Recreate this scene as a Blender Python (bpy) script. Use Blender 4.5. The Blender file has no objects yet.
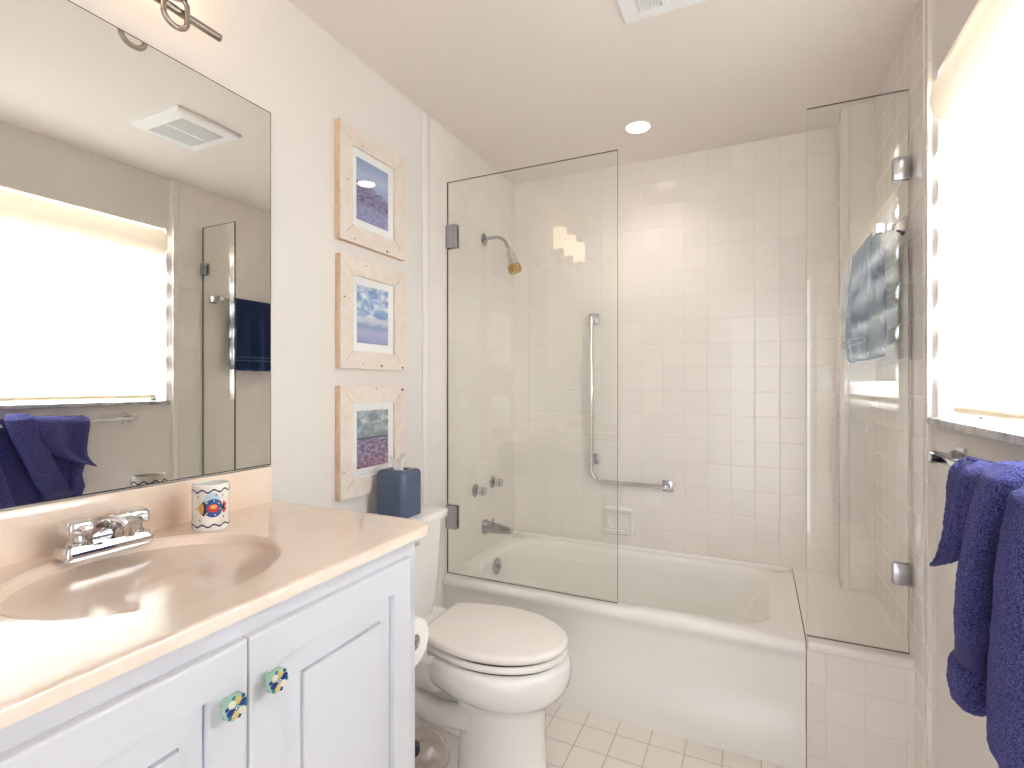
import bpy, bmesh, math, random
from mathutils import Vector, Matrix
random.seed(7)
PI = math.pi
sc = bpy.context.scene
C = sc.collection

# ------------------------------------------------------------ camera, world, big lights, exposure
H = 1.262
cam_d = bpy.data.cameras.new('camera'); cam = bpy.data.objects.new('camera', cam_d); C.objects.link(cam)
cam_d.sensor_width = 36.0; cam_d.lens = 520.0 / 1024 * 36.0; cam_d.clip_start = 0.02
cam.location = (1.25, 0.0, H); cam.rotation_euler = (PI / 2, 0, math.radians(25.2))
sc.camera = cam
sc.view_settings.view_transform = 'Standard'; sc.view_settings.look = 'None'
sc.view_settings.gamma = 1.0; sc.view_settings.use_curve_mapping = False
sc.view_settings.exposure = 0.04
try:
    sc.cycles.max_bounces = 14; sc.cycles.transparent_max_bounces = 24
    sc.cycles.diffuse_bounces = 7; sc.cycles.glossy_bounces = 7
    sc.cycles.sample_clamp_indirect = 12.0; sc.cycles.caustics_reflective = False
except Exception: pass
world = bpy.data.worlds.new('world'); sc.world = world; world.use_nodes = True
bg = world.node_tree.nodes['Background']
bg.inputs[0].default_value = (0.97, 0.98, 1.0, 1); bg.inputs[1].default_value = 3.6

W = 1.681      # face of the tiled right wall
WP = 1.697     # face of the painted right wall
CE = 2.392     # ceiling
YB = 2.671     # tiled back wall
YF = -1.0      # wall behind the camera
YT = 1.785     # where the shower tiles start
WIN = (0.50, 1.775, 1.155, 2.115)   # window opening y0 y1 z0 z1

def area(name, loc, rot, sx, sy, power, col):
    l = bpy.data.lights.new(name, 'AREA'); l.shape = 'RECTANGLE'; l.size = sx; l.size_y = sy
    l.energy = power; l.color = col
    o = bpy.data.objects.new(name, l); C.objects.link(o); o.location = loc; o.rotation_euler = rot
    return o
# daylight falling on the window from outside
area('daylight', (WP + 0.62, (WIN[0] + WIN[1]) / 2, 1.72), (0, PI / 2, 0), 1.5, 1.9, 450, (0.95, 0.98, 1.0))

# ------------------------------------------------------------ helpers
def lin(c):
    return tuple((x / 255 / 12.92) if x / 255 <= 0.04045 else ((x / 255 + 0.055) / 1.055) ** 2.4 for x in c) + (1,)

def N(nt, typ, **kw):
    n = nt.nodes.new(typ)
    for k, v in kw.items():
        if k == 'inp':
            for kk, vv in v.items():
                if isinstance(vv, bpy.types.NodeSocket): nt.links.new(vv, n.inputs[kk])
                else: n.inputs[kk].default_value = vv
        else: setattr(n, k, v)
    return n

def mat(name, col, rough=0.5, metal=0.0, spec=0.5, noise=None, bump=None, coat=0.0, sheen=0.0, trans=0.0):
    m = bpy.data.materials.new(name); m.use_nodes = True; nt = m.node_tree
    b = nt.nodes['Principled BSDF']
    b.inputs['Base Color'].default_value = lin(col)
    b.inputs['Roughness'].default_value = rough; b.inputs['Metallic'].default_value = metal
    b.inputs['Specular IOR Level'].default_value = spec; b.inputs['Coat Weight'].default_value = coat
    b.inputs['Sheen Weight'].default_value = sheen
    b.inputs['Transmission Weight'].default_value = trans
    tc = N(nt, 'ShaderNodeTexCoord')
    if noise:
        col2, scale, amt = noise
        nz = N(nt, 'ShaderNodeTexNoise', inp={'Vector': tc.outputs['Object'], 'Scale': scale, 'Detail': 6.0})
        mr = N(nt, 'ShaderNodeMapRange', inp={0: nz.outputs[0], 1: 0.35, 2: 0.7, 3: 0.0, 4: amt})
        mx = N(nt, 'ShaderNodeMix', data_type='RGBA', inp={0: mr.outputs[0], 6: lin(col), 7: lin(col2)})
        nt.links.new(mx.outputs[2], b.inputs['Base Color'])
    if bump:
        scale, strength = bump
        nz = N(nt, 'ShaderNodeTexNoise', inp={'Vector': tc.outputs['Object'], 'Scale': scale, 'Detail': 4.0})
        bp = N(nt, 'ShaderNodeBump', inp={'Height': nz.outputs[0], 'Strength': strength, 'Distance': 0.01})
        nt.links.new(bp.outputs[0], b.inputs['Normal'])
    return m

def math_(nt, op, a, b=0.0, c=0.0):
    n = nt.nodes.new('ShaderNodeMath'); n.operation = op
    for i, v in enumerate((a, b, c)):
        if isinstance(v, bpy.types.NodeSocket): nt.links.new(v, n.inputs[i])
        else: n.inputs[i].default_value = v
    return n.outputs[0]

def tile_mat(name, tile, grout, sx, sz, ox, oy, oz, gw=0.0022, rough=0.14, syy=None, tilt=0.010, gdeep=0.25):
    """square glazed tiles; the pair of axes follows the face's own normal"""
    m = bpy.data.materials.new(name); m.use_nodes = True; nt = m.node_tree
    b = nt.nodes['Principled BSDF']
    g = N(nt, 'ShaderNodeNewGeometry')
    p = N(nt, 'ShaderNodeSeparateXYZ', inp={0: g.outputs['Position']})
    n = N(nt, 'ShaderNodeSeparateXYZ', inp={0: g.outputs['True Normal']})
    fx = math_(nt, 'GREATER_THAN', math_(nt, 'ABSOLUTE', n.outputs[0]), 0.7)
    fz = math_(nt, 'GREATER_THAN', math_(nt, 'ABSOLUTE', n.outputs[2]), 0.7)
    X = math_(nt, 'DIVIDE', math_(nt, 'SUBTRACT', p.outputs[0], ox), sx)
    Y = math_(nt, 'DIVIDE', math_(nt, 'SUBTRACT', p.outputs[1], oy), syy or sx)
    Z = math_(nt, 'DIVIDE', math_(nt, 'SUBTRACT', p.outputs[2], oz), sz)
    def mixf(f, a, c):
        q = N(nt, 'ShaderNodeMix', data_type='FLOAT', inp={0: f, 2: a, 3: c}); return q.outputs[0]
    U = mixf(fx, X, Y); V = mixf(fz, Z, Y)
    def edge(t, s):
        fr = math_(nt, 'FRACT', t)
        return math_(nt, 'MULTIPLY', math_(nt, 'MINIMUM', fr, math_(nt, 'SUBTRACT', 1.0, fr)), s)
    e = math_(nt, 'MINIMUM', edge(U, sx), edge(V, sz))
    mr = N(nt, 'ShaderNodeMapRange', inp={0: e, 1: gw * 0.35, 2: gw * 0.9, 3: 0.0, 4: 1.0}); face = mr.outputs[0]
    cell = N(nt, 'ShaderNodeCombineXYZ', inp={0: math_(nt, 'FLOOR', U), 1: math_(nt, 'FLOOR', V), 2: fx})
    wn = N(nt, 'ShaderNodeTexWhiteNoise', inp={'Vector': cell.outputs[0]})
    hv = N(nt, 'ShaderNodeMapRange', inp={0: wn.outputs[0], 3: 0.965, 4: 1.0})
    tc = N(nt, 'ShaderNodeMix', data_type='RGBA', blend_type='MULTIPLY', inp={0: 1.0, 6: lin(tile), 7: hv.outputs[0]})
    col = N(nt, 'ShaderNodeMix', data_type='RGBA', inp={0: face, 6: lin(grout), 7: tc.outputs[2]})
    nt.links.new(col.outputs[2], b.inputs['Base Color'])
    rg = N(nt, 'ShaderNodeMapRange', inp={0: face, 3: 0.7, 4: rough})
    nt.links.new(rg.outputs[0], b.inputs['Roughness'])
    rnd = N(nt, 'ShaderNodeMapRange', inp={0: e, 1: 0.0, 2: gw * 2.2, 3: 0.0, 4: 1.0}, interpolation_type='SMOOTHSTEP')
    bp = N(nt, 'ShaderNodeBump', inp={'Height': rnd.outputs[0], 'Strength': gdeep, 'Distance': 0.003})
    sub = N(nt, 'ShaderNodeVectorMath', operation='SUBTRACT', inp={0: wn.outputs[1], 1: (0.5, 0.5, 0.5)})
    scl = N(nt, 'ShaderNodeVectorMath', operation='SCALE', inp={0: sub.outputs[0], 'Scale': tilt})
    ad = N(nt, 'ShaderNodeVectorMath', operation='ADD', inp={0: bp.outputs[0], 1: scl.outputs[0]})
    nr = N(nt, 'ShaderNodeVectorMath', operation='NORMALIZE', inp={0: ad.outputs[0]})
    nt.links.new(nr.outputs[0], b.inputs['Normal'])
    b.inputs['Specular IOR Level'].default_value = 0.5
    return m

def glass_mat(name, tint, reflect=1.0, rough=0.0):
    """thin architectural glass: fresnel reflection over tinted see-through"""
    m = bpy.data.materials.new(name); m.use_nodes = True; nt = m.node_tree; nt.nodes.clear()
    o = N(nt, 'ShaderNodeOutputMaterial')
    ge = N(nt, 'ShaderNodeNewGeometry')
    ior = N(nt, 'ShaderNodeMapRange', inp={0: ge.outputs['Backfacing'], 3: 1.5, 4: 1 / 1.5})
    fr = N(nt, 'ShaderNodeFresnel', inp={'IOR': ior.outputs[0]})
    tr = N(nt, 'ShaderNodeBsdfTransparent', inp={'Color': lin(tint)})
    gl = N(nt, 'ShaderNodeBsdfGlossy', inp={'Roughness': rough, 'Color': (1, 1, 1, 1)})
    f = math_(nt, 'MULTIPLY', fr.outputs[0], reflect)
    mx = N(nt, 'ShaderNodeMixShader', inp={0: f, 1: tr.outputs[0], 2: gl.outputs[0]})
    nt.links.new(mx.outputs[0], o.inputs[0])
    return m

def fabric_mat(name, col, transl, rough=0.9, tfac=0.5, clear=0.0):
    m = bpy.data.materials.new(name); m.use_nodes = True; nt = m.node_tree; nt.nodes.clear()
    o = N(nt, 'ShaderNodeOutputMaterial')
    d = N(nt, 'ShaderNodeBsdfDiffuse', inp={'Color': lin(col)})
    t = N(nt, 'ShaderNodeBsdfTranslucent', inp={'Color': lin(transl)})
    mx = N(nt, 'ShaderNodeMixShader', inp={0: tfac, 1: d.outputs[0], 2: t.outputs[0]})
    out = mx
    if clear:
        tr = N(nt, 'ShaderNodeBsdfTransparent')
        out = N(nt, 'ShaderNodeMixShader', inp={0: clear, 1: mx.outputs[0], 2: tr.outputs[0]})
    nt.links.new(out.outputs[0], o.inputs[0])
    return m

def emit_mat(name, col, s):
    m = bpy.data.materials.new(name); m.use_nodes = True; nt = m.node_tree; nt.nodes.clear()
    o = N(nt, 'ShaderNodeOutputMaterial'); e = N(nt, 'ShaderNodeEmission', inp={0: lin(col), 1: s})
    nt.links.new(e.outputs[0], o.inputs[0]); return m

M = {}
M['paint'] = mat('wall_paint', (228, 223, 219), 0.6, bump=(180, 0.04))
M['ceil'] = mat('ceiling_paint', (234, 226, 219), 0.7, bump=(120, 0.05))
M['tile'] = tile_mat('glazed_wall_tile', (240, 234, 229), (228, 220, 213), 0.1046, 0.1168, 1.4515, YT + 0.05, 0.5245 - 0.1168 * 10)
M['floor'] = tile_mat('floor_tile', (240, 233, 226), (200, 190, 182), 0.1186, 0.1186, 0.552, 1.853, 0.0, gw=0.0024, rough=0.3, tilt=0.004, gdeep=0.5)
M['tub'] = mat('enamel', (240, 238, 234), 0.24, coat=0.12)
M['cap'] = mat('glazed_cap_tile', (238, 233, 229), 0.15)
M['porcelain'] = mat('porcelain', (240, 238, 236), 0.08, coat=0.5)
M['seat'] = mat('seat_plastic', (240, 234, 230), 0.22)
M['chrome'] = mat('chrome', (214, 214, 216), 0.07, 1.0)
M['nickel'] = mat('satin_nickel', (176, 166, 158), 0.24, 1.0)
M['steel'] = mat('brushed_steel', (186, 186, 192), 0.22, 1.0)
M['brass'] = mat('tarnished_brass', (196, 160, 96), 0.2, 1.0)
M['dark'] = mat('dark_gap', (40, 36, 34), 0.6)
M['cab'] = mat('white_cabinet_paint', (218, 220, 228), 0.32, bump=(60, 0.015))
M['glass'] = glass_mat('clear_shower_glass', (253, 254, 252.5), 1.0)
M['glass_edge'] = mat('green_glass_edge', (74, 96, 84), 0.15, spec=0.8)
M['glass_edge_dark'] = mat('dark_glass_edge', (84, 80, 76), 0.2, spec=0.6)
M['mirror'] = mat('mirror_silver', (246, 247, 244), 0.0, 1.0)
M['marble_sill'] = mat('grey_marble', (205, 204, 206), 0.25, noise=((150, 150, 156), 28, 0.9))
M['wood'] = mat('whitewashed_pine', (232, 221, 212), 0.6, noise=((220, 205, 192), 30, 0.6), bump=(90, 0.25))
M['wood_side'] = mat('raw_pine_edge', (224, 198, 172), 0.7, noise=((200, 168, 140), 40, 0.7))
M['knot'] = mat('wood_knot', (92, 66, 50), 0.7)
M['matboard'] = mat('mat_board', (250, 250, 250), 0.8)
M['pglass'] = glass_mat('picture_glass', (255, 255, 255), 0.9, 0.02)
M['navy_box'] = mat('blue_enamel', (72, 88, 120), 0.25, coat=0.3, noise=((60, 74, 102), 14, 0.5))
M['tissue'] = fabric_mat('tissue_paper', (250, 246, 244), (250, 246, 244), tfac=0.35)
M['paper'] = mat('toilet_paper', (246, 244, 242), 0.9)
M['card'] = mat('cardboard_core', (150, 146, 140), 0.9)
M['white_plastic'] = mat('white_plastic', (240, 240, 240), 0.35)
M['vent_dark'] = mat('vent_inside_shade', (10, 10, 10), 0.9)
M['mesh_grey'] = mat('vent_grey', (206, 208, 212), 0.6)
M['vane'] = fabric_mat('shade_vane_fabric', (246, 244, 240), (250, 250, 250), tfac=0.155)
M['sheer'] = fabric_mat('shade_sheer', (250, 250, 250), (255, 255, 255), tfac=0.52, clear=0.02)
M['headrail'] = fabric_mat('headrail_fabric', (232, 220, 204), (250, 238, 220), tfac=0.04)
M['rail_tan'] = mat('tan_rail', (214, 196, 168), 0.5)
M['vinyl'] = mat('window_vinyl', (240, 240, 238), 0.4)
M['pane'] = glass_mat('window_pane', (252, 254, 254), 1.0)
M['plastic_clear'] = glass_mat('clear_plastic', (244, 238, 234), 1.4, 0.08)
M['grip_blue'] = mat('navy_plastic', (24, 34, 66), 0.4)
M['lamp_glass'] = emit_mat('lit_lamp_glass', (255, 224, 190), 6.0)
M['lamp_disc'] = emit_mat('lit_downlight', (255, 240, 220), 14.0)

def marble():
    m = bpy.data.materials.new('cultured_marble'); m.use_nodes = True; nt = m.node_tree; b = nt.nodes['Principled BSDF']
    tc = N(nt, 'ShaderNodeTexCoord')
    nz = N(nt, 'ShaderNodeTexNoise', inp={'Vector': tc.outputs['Object'], 'Scale': 5.0, 'Detail': 5.0, 'Distortion': 1.8})
    wv = N(nt, 'ShaderNodeTexNoise', inp={'Vector': tc.outputs['Object'], 'Scale': 16.0, 'Detail': 8.0, 'Distortion': 2.5})
    r = N(nt, 'ShaderNodeValToRGB'); nt.links.new(nz.outputs[0], r.inputs[0])
    r.color_ramp.elements[0].position = 0.3; r.color_ramp.elements[0].color = lin((244, 221, 202))
    r.color_ramp.elements[1].position = 0.72; r.color_ramp.elements[1].color = lin((247, 231, 217))
    v = N(nt, 'ShaderNodeMapRange', inp={0: wv.outputs[0], 1: 0.52, 2: 0.62, 3: 0.0, 4: 0.35})
    mx = N(nt, 'ShaderNodeMix', data_type='RGBA', inp={0: v.outputs[0], 6: r.outputs[0], 7: lin((247, 236, 226))})
    nt.links.new(mx.outputs[2], b.inputs['Base Color'])
    b.inputs['Roughness'].default_value = 0.12; b.inputs['Coat Weight'].default_value = 0.35; b.inputs['Coat Roughness'].default_value = 0.03
    return m
M['marble'] = marble(); M['basin'] = M['marble'].copy(); M['basin'].name = 'basin_marble'
for q_, v_ in (('Roughness', 0.32), ('Coat Weight', 0.12), ('Coat Roughness', 0.12)): M['basin'].node_tree.nodes['Principled BSDF'].inputs[q_].default_value = v_

def terry(name, c1, c2, scale=420):
    m = bpy.data.materials.new(name); m.use_nodes = True; nt = m.node_tree; b = nt.nodes['Principled BSDF']
    tc = N(nt, 'ShaderNodeTexCoord')
    nz = N(nt, 'ShaderNodeTexNoise', inp={'Vector': tc.outputs['Object'], 'Scale': scale, 'Detail': 3.0})
    mx = N(nt, 'ShaderNodeMapRange', inp={0: nz.outputs[0], 1: 0.38, 2: 0.64})
    cm = N(nt, 'ShaderNodeMix', data_type='RGBA', inp={0: mx.outputs[0], 6: lin(c1), 7: lin(c2)})
    nt.links.new(cm.outputs[2], b.inputs['Base Color'])
    b.inputs['Roughness'].default_value = 0.95; b.inputs['Sheen Weight'].default_value = 0.35
    b.inputs['Sheen Tint'].default_value = lin((150, 150, 230)); b.inputs['Specular IOR Level'].default_value = 0.1
    bp = N(nt, 'ShaderNodeBump', inp={'Height': nz.outputs[0], 'Strength': 0.9, 'Distance': 0.004})
    nt.links.new(bp.outputs[0], b.inputs['Normal'])
    return m
M['towel'] = terry('blue_terry', (38, 36, 88), (98, 100, 162), 400)
M['towel_band'] = mat('towel_flat_band', (60, 60, 112), 0.8)
M['navy_towel'] = terry('navy_terry', (20, 34, 62), (38, 58, 92), 300)
M['navy_stripe'] = mat('navy_stripe', (92, 112, 148), 0.9)

class MB:
    """collects shapes and links them as one mesh object"""
    def __init__(s): s.bm = bmesh.new(); s.mats = []
    def mi(s, m):
        if m not in s.mats: s.mats.append(m)
        return s.mats.index(m)
    def merge(s, b2, m, xf=None):
        i = s.mi(m)
        vm = {}
        for v in b2.verts:
            co = xf @ v.co if xf else v.co
            vm[v] = s.bm.verts.new(co)
        for f in b2.faces:
            try: nf = s.bm.faces.new([vm[v] for v in f.verts]); nf.material_index = i
            except ValueError: pass
        b2.free()
    def box(s, lo, hi, m, bev=0.0, seg=2, xf=None):
        b = bmesh.new()
        vs = [b.verts.new((x, y, z)) for x in (lo[0], hi[0]) for y in (lo[1], hi[1]) for z in (lo[2], hi[2])]
        for q in ((0, 1, 3, 2), (4, 6, 7, 5), (0, 4, 5, 1), (2, 3, 7, 6), (0, 2, 6, 4), (1, 5, 7, 3)):
            b.faces.new([vs[i] for i in q])
        if bev: bmesh.ops.bevel(b, geom=b.edges[:], offset=bev, segments=seg, profile=0.5, affect='EDGES')
        s.merge(b, m, xf); return s
    def loft(s, rings, m, cap0=True, cap1=True, closed=True, xf=None):
        b = bmesh.new(); R = [[b.verts.new(p) for p in r] for r in rings]; n = len(R[0])
        for a, c in zip(R, R[1:]):
            for i in range(n if closed else n - 1):
                j = (i + 1) % n
                try: b.faces.new((a[i], a[j], c[j], c[i]))
                except ValueError: pass
        if cap0 and closed: b.faces.new(list(reversed(R[0])))
        if cap1 and closed: b.faces.new(R[-1])
        bmesh.ops.recalc_face_normals(b, faces=b.faces[:])
        s.merge(b, m, xf); return s
    def lathe(s, prof, m, origin=(0, 0, 0), axis='z', n=40, cap0=True, cap1=True):
        rings = []
        for r, h in prof:
            ring = []
            for i in range(n):
                a = 2 * PI * i / n; u, v = r * math.cos(a), r * math.sin(a)
                p = {'z': (u, v, h), 'x': (h, u, v), 'y': (v, h, u)}[axis]
                ring.append((p[0] + origin[0], p[1] + origin[1], p[2] + origin[2]))
            rings.append(ring)
        return s.loft(rings, m, cap0, cap1)
    def tube(s, pts, r, m, n=16, caps=True):
        pts = [Vector(p) for p in pts]; rings = []; up = None
        rr = r if isinstance(r, (list, tuple)) else [r] * len(pts)
        for i, p in enumerate(pts):
            d = (pts[min(i + 1, len(pts) - 1)] - pts[max(i - 1, 0)]).normalized()
            if up is None: up = d.orthogonal().normalized()
            up = (up - d * up.dot(d)).normalized(); sd = d.cross(up)
            rings.append([tuple(p + (up * math.cos(2 * PI * k / n) + sd * math.sin(2 * PI * k / n)) * rr[i]) for k in range(n)])
        return s.loft(rings, m, caps, caps)
    def poly(s, pts, m):
        i = s.mi(m); f = s.bm.faces.new([s.bm.verts.new(p) for p in pts]); f.material_index = i; return s
    def build(s, name, parent=None, sharp=38, sub=0, origin=None):
        bm = s.bm
        bm.normal_update()
        for f in bm.faces: f.smooth = True
        for e in bm.edges:
            if len(e.link_faces) == 2 and e.calc_face_angle(0) > math.radians(sharp): e.smooth = False
        if origin is not None:
            bmesh.ops.translate(bm, verts=bm.verts[:], vec=[-a for a in origin])
        me = bpy.data.meshes.new(name); bm.to_mesh(me); bm.free()
        for m in s.mats: me.materials.append(m)
        o = bpy.data.objects.new(name, me); C.objects.link(o)
        if origin is not None: o.location = origin
        if parent is not None:
            o.parent = parent; o.matrix_parent_inverse = Matrix.Translation(-Vector(parent.location))
        if sub:
            md = o.modifiers.new('sub', 'SUBSURF'); md.levels = sub; md.render_levels = sub
        return o

def tag(o, label, cat, group=None):
    o['label'] = label; o['category'] = cat
    if group: o['group'] = group
    return o
def thing(name, loc, label, cat, group=None):
    o = bpy.data.objects.new(name, None); C.objects.link(o); o.location = loc; o.empty_display_size = 0.05
    return tag(o, label, cat, group)
def struct(o): o['kind'] = 'structure'; return o

def arc(c, r, a0, a1, n, f):
    return [f(c[0] + r * math.cos(a0 + (a1 - a0) * i / n), c[1] + r * math.sin(a0 + (a1 - a0) * i / n)) for i in range(n + 1)]

def rrect(x0, y0, x1, y1, r, z, k=8):
    """rounded rectangle, 4*(k+1) points, same order for every ring"""
    if not isinstance(r, (list, tuple)): r = [r] * 4
    out = []
    for (cx, cy, a0), rr in zip(((x1, y1, 0), (x0, y1, PI / 2), (x0, y0, PI), (x1, y0, 3 * PI / 2)), r):
        sx = -1 if cx == x1 else 1; sy = -1 if cy == y1 else 1
        for i in range(k + 1):
            a = a0 + PI / 2 * i / k
            out.append((cx + sx * rr + rr * math.cos(a), cy + sy * rr + rr * math.sin(a), z))
    return out

# ------------------------------------------------------------ the room
T = 0.14
struct(MB().box((-T, YF - T, -0.1), (WP + T, YB + T, 0.0), M['floor']).build('floor'))
struct(MB().box((-T, YF - T, CE), (WP + T, YB + T, CE + 0.1), M['ceil']).build('ceiling'))
struct(MB().box((-T, YF - T, 0), (0, YT, CE), M['paint']).build('wall_left'))
m_ = MB(); m_.box((-T, YT, 0), (0.004, YB, CE), M['tile'])
struct(m_.build('wall_shower_left'))
struct(MB().box((-T, YB, 0), (WP + T, YB + T, CE), M['tile']).build('wall_back'))
y0, y1, z0, z1 = WIN
m_ = MB()
m_.box((WP, YF - T, 0), (WP + T, y0, CE), M['paint']).box((WP, y1, 0), (WP + T, YT + 0.02, CE), M['paint'])
m_.box((WP, y0, 0), (WP + T, y1, z0), M['paint']).box((WP, y0, z1), (WP + T, y1, CE), M['paint'])
struct(m_.build('wall_right'))
m_ = MB()
m_.box((W, YT + 0.02, 0), (WP + T, YB, CE), M['tile'])
struct(m_.build('wall_shower_right'))
# rounded cap strips where the tile field ends
m_ = MB(); m_.box((-0.001, YT - 0.001, 0), (0.0075, YT + 0.049, CE), M['cap'], 0.003)
struct(m_.build('trim_1'))
m_ = MB(); pr_ = [(WP + 0.004, YT + 0.006), (WP - 0.0006, YT + 0.006), (WP - 0.004, YT + 0.016), (W + 0.006, YT + 0.030), (W + 0.000, YT + 0.044), (W - 0.003, YT + 0.052), (W - 0.002, YT + 0.056), (WP + 0.004, YT + 0.056)]
m_.loft([[(x, y, z) for x, y in pr_] for z in (0.0, CE)], M['paint'])
struct(m_.build('trim_2'))
# narrow tiled pier at the back right corner with a rounded corner strip
m_ = MB(); m_.box((1.572, 2.50, 0.42), (W + 0.01, YB + 0.01, CE), M['tile'])
struct(m_.build('wall_pier'))
m_ = MB(); m_.box((1.560, 2.492, 0.42), (1.592, 2.53, CE), M['cap'], 0.009)
struct(m_.build('trim_3'))
# wall behind the camera with a wide doorway added to let world light in
m_ = MB(); m_.box((-T, YF - T, 0), (0.90, YF, CE), M['paint']).box((1.66, YF - T, 0), (WP + T, YF, CE), M['paint']).box((0.90, YF - T, 2.15), (1.66, YF, CE), M['paint'])
struct(m_.build('wall_front'))

# tiled ledge at the end of the tub
m_ = MB(); m_.box((1.397, 1.935, 0), (W, YB, 0.428), M['tile'])
m_.box((1.397, 1.926, 0.398), (W - 0.001, 1.99, 0.430), M['cap'], 0.010, 3)
struct(m_.build('wall_ledge'))

# window: frame, pane, sill
m_ = MB()
fx0, fx1 = WP + 0.085, WP + 0.125
m_.box((fx0, y0, z0), (fx1, y0 + 0.035, z1), M['vinyl'], 0.003).box((fx0, y1 - 0.035, z0), (fx1, y1, z1), M['vinyl'], 0.003)
m_.box((fx0, y0, z0), (fx1, y1, z0 + 0.04), M['vinyl'], 0.003).box((fx0, y0, z1 - 0.04), (fx1, y1, z1), M['vinyl'], 0.003)
m_.box((fx0 + 0.005, y0, 1.62), (fx1 - 0.005, y1, 1.65), M['vinyl'], 0.003)
win = struct(m_.build('window_1'))
p_ = MB().box((fx0 + 0.018, y0 + 0.03, z0 + 0.03), (fx0 + 0.022, y1 - 0.03, z1 - 0.03), M['pane']).build('pane', win)
p_ = MB().box((WP - 0.022, y0 - 0.03, z0 - 0.004), (fx0 + 0.01, y1 + 0.012, z0 + 0.016), M['marble_sill'], 0.004).build('window_sill', win)

# ------------------------------------------------------------ window shade with soft vanes
sh = thing('window_shade', (WP, (y0 + y1) / 2, z0 + 0.02), 'white sheer window shade with soft rounded horizontal vanes in the window', 'window shade')
ya, yb = y0 + 0.004, y1 - 0.005
def strip(prof, ya, yb, m, n=2):
    b = MB(); ring = []
    for i in range(n + 1):
        y = ya + (yb - ya) * i / n
        ring.append([(x, y, z) for x, z in prof])
    b.loft(ring, m, closed=False); return b
xs = WP + 0.040      # plane of the sheer
strip([(xs + 0.004, 2.05), (xs + 0.004, z0 + 0.035)], ya, yb, M['sheer']).build('sheer_backing', sh)
hb = MB()
prof = [(xs + 0.03, 2.11), (xs - 0.01, 2.112), (xs - 0.038, 2.10), (xs - 0.056, 2.07), (xs - 0.062, 2.03), (xs - 0.054, 1.995), (xs - 0.032, 1.972), (xs, 1.97), (xs + 0.03, 1.98)]
r0 = [(x, ya, z) for x, z in prof]; r1 = [(x, yb, z) for x, z in prof]
hb.loft([r0[1:], r1[1:]], M['headrail'], closed=False); hb.build('headrail', sh)
pitch = 0.1375
zb = 1.272
for k in range(5):
    zb_k = zb + pitch * k
    zt_k = zb_k + pitch + 0.012
    prof = []
    n = 18
    for i in range(n + 1):                      # front face: swells gently down to the tip
        t = i / n
        bul = 0.052 * (math.sin(PI / 2 * t) ** 1.7)
        prof.append((xs - 0.004 - bul, zt_k + (zb_k + 0.024 - zt_k) * t))
    for i in range(1, 9):                       # rounded tip and return
        a = PI / 2 * i / 8
        prof.append((xs - 0.004 - 0.052 + 0.018 * (1 - math.cos(a)), zb_k + 0.024 - 0.024 * math.sin(a)))
    for i in range(1, 7):
        t = i / 6
        prof.append((xs - 0.038 + 0.034 * t, zb_k + 0.010 * t * t))
    v = strip(prof, ya, yb, M['vane'], 2).build('vane', sh)
MB().lathe([(0.0135, 0), (0.0135, yb - 0.03 - ya)], M['rail_tan'], (xs - 0.004, ya, z0 + 0.042), 'y', 20).build('bottom_rail', sh)

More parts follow.
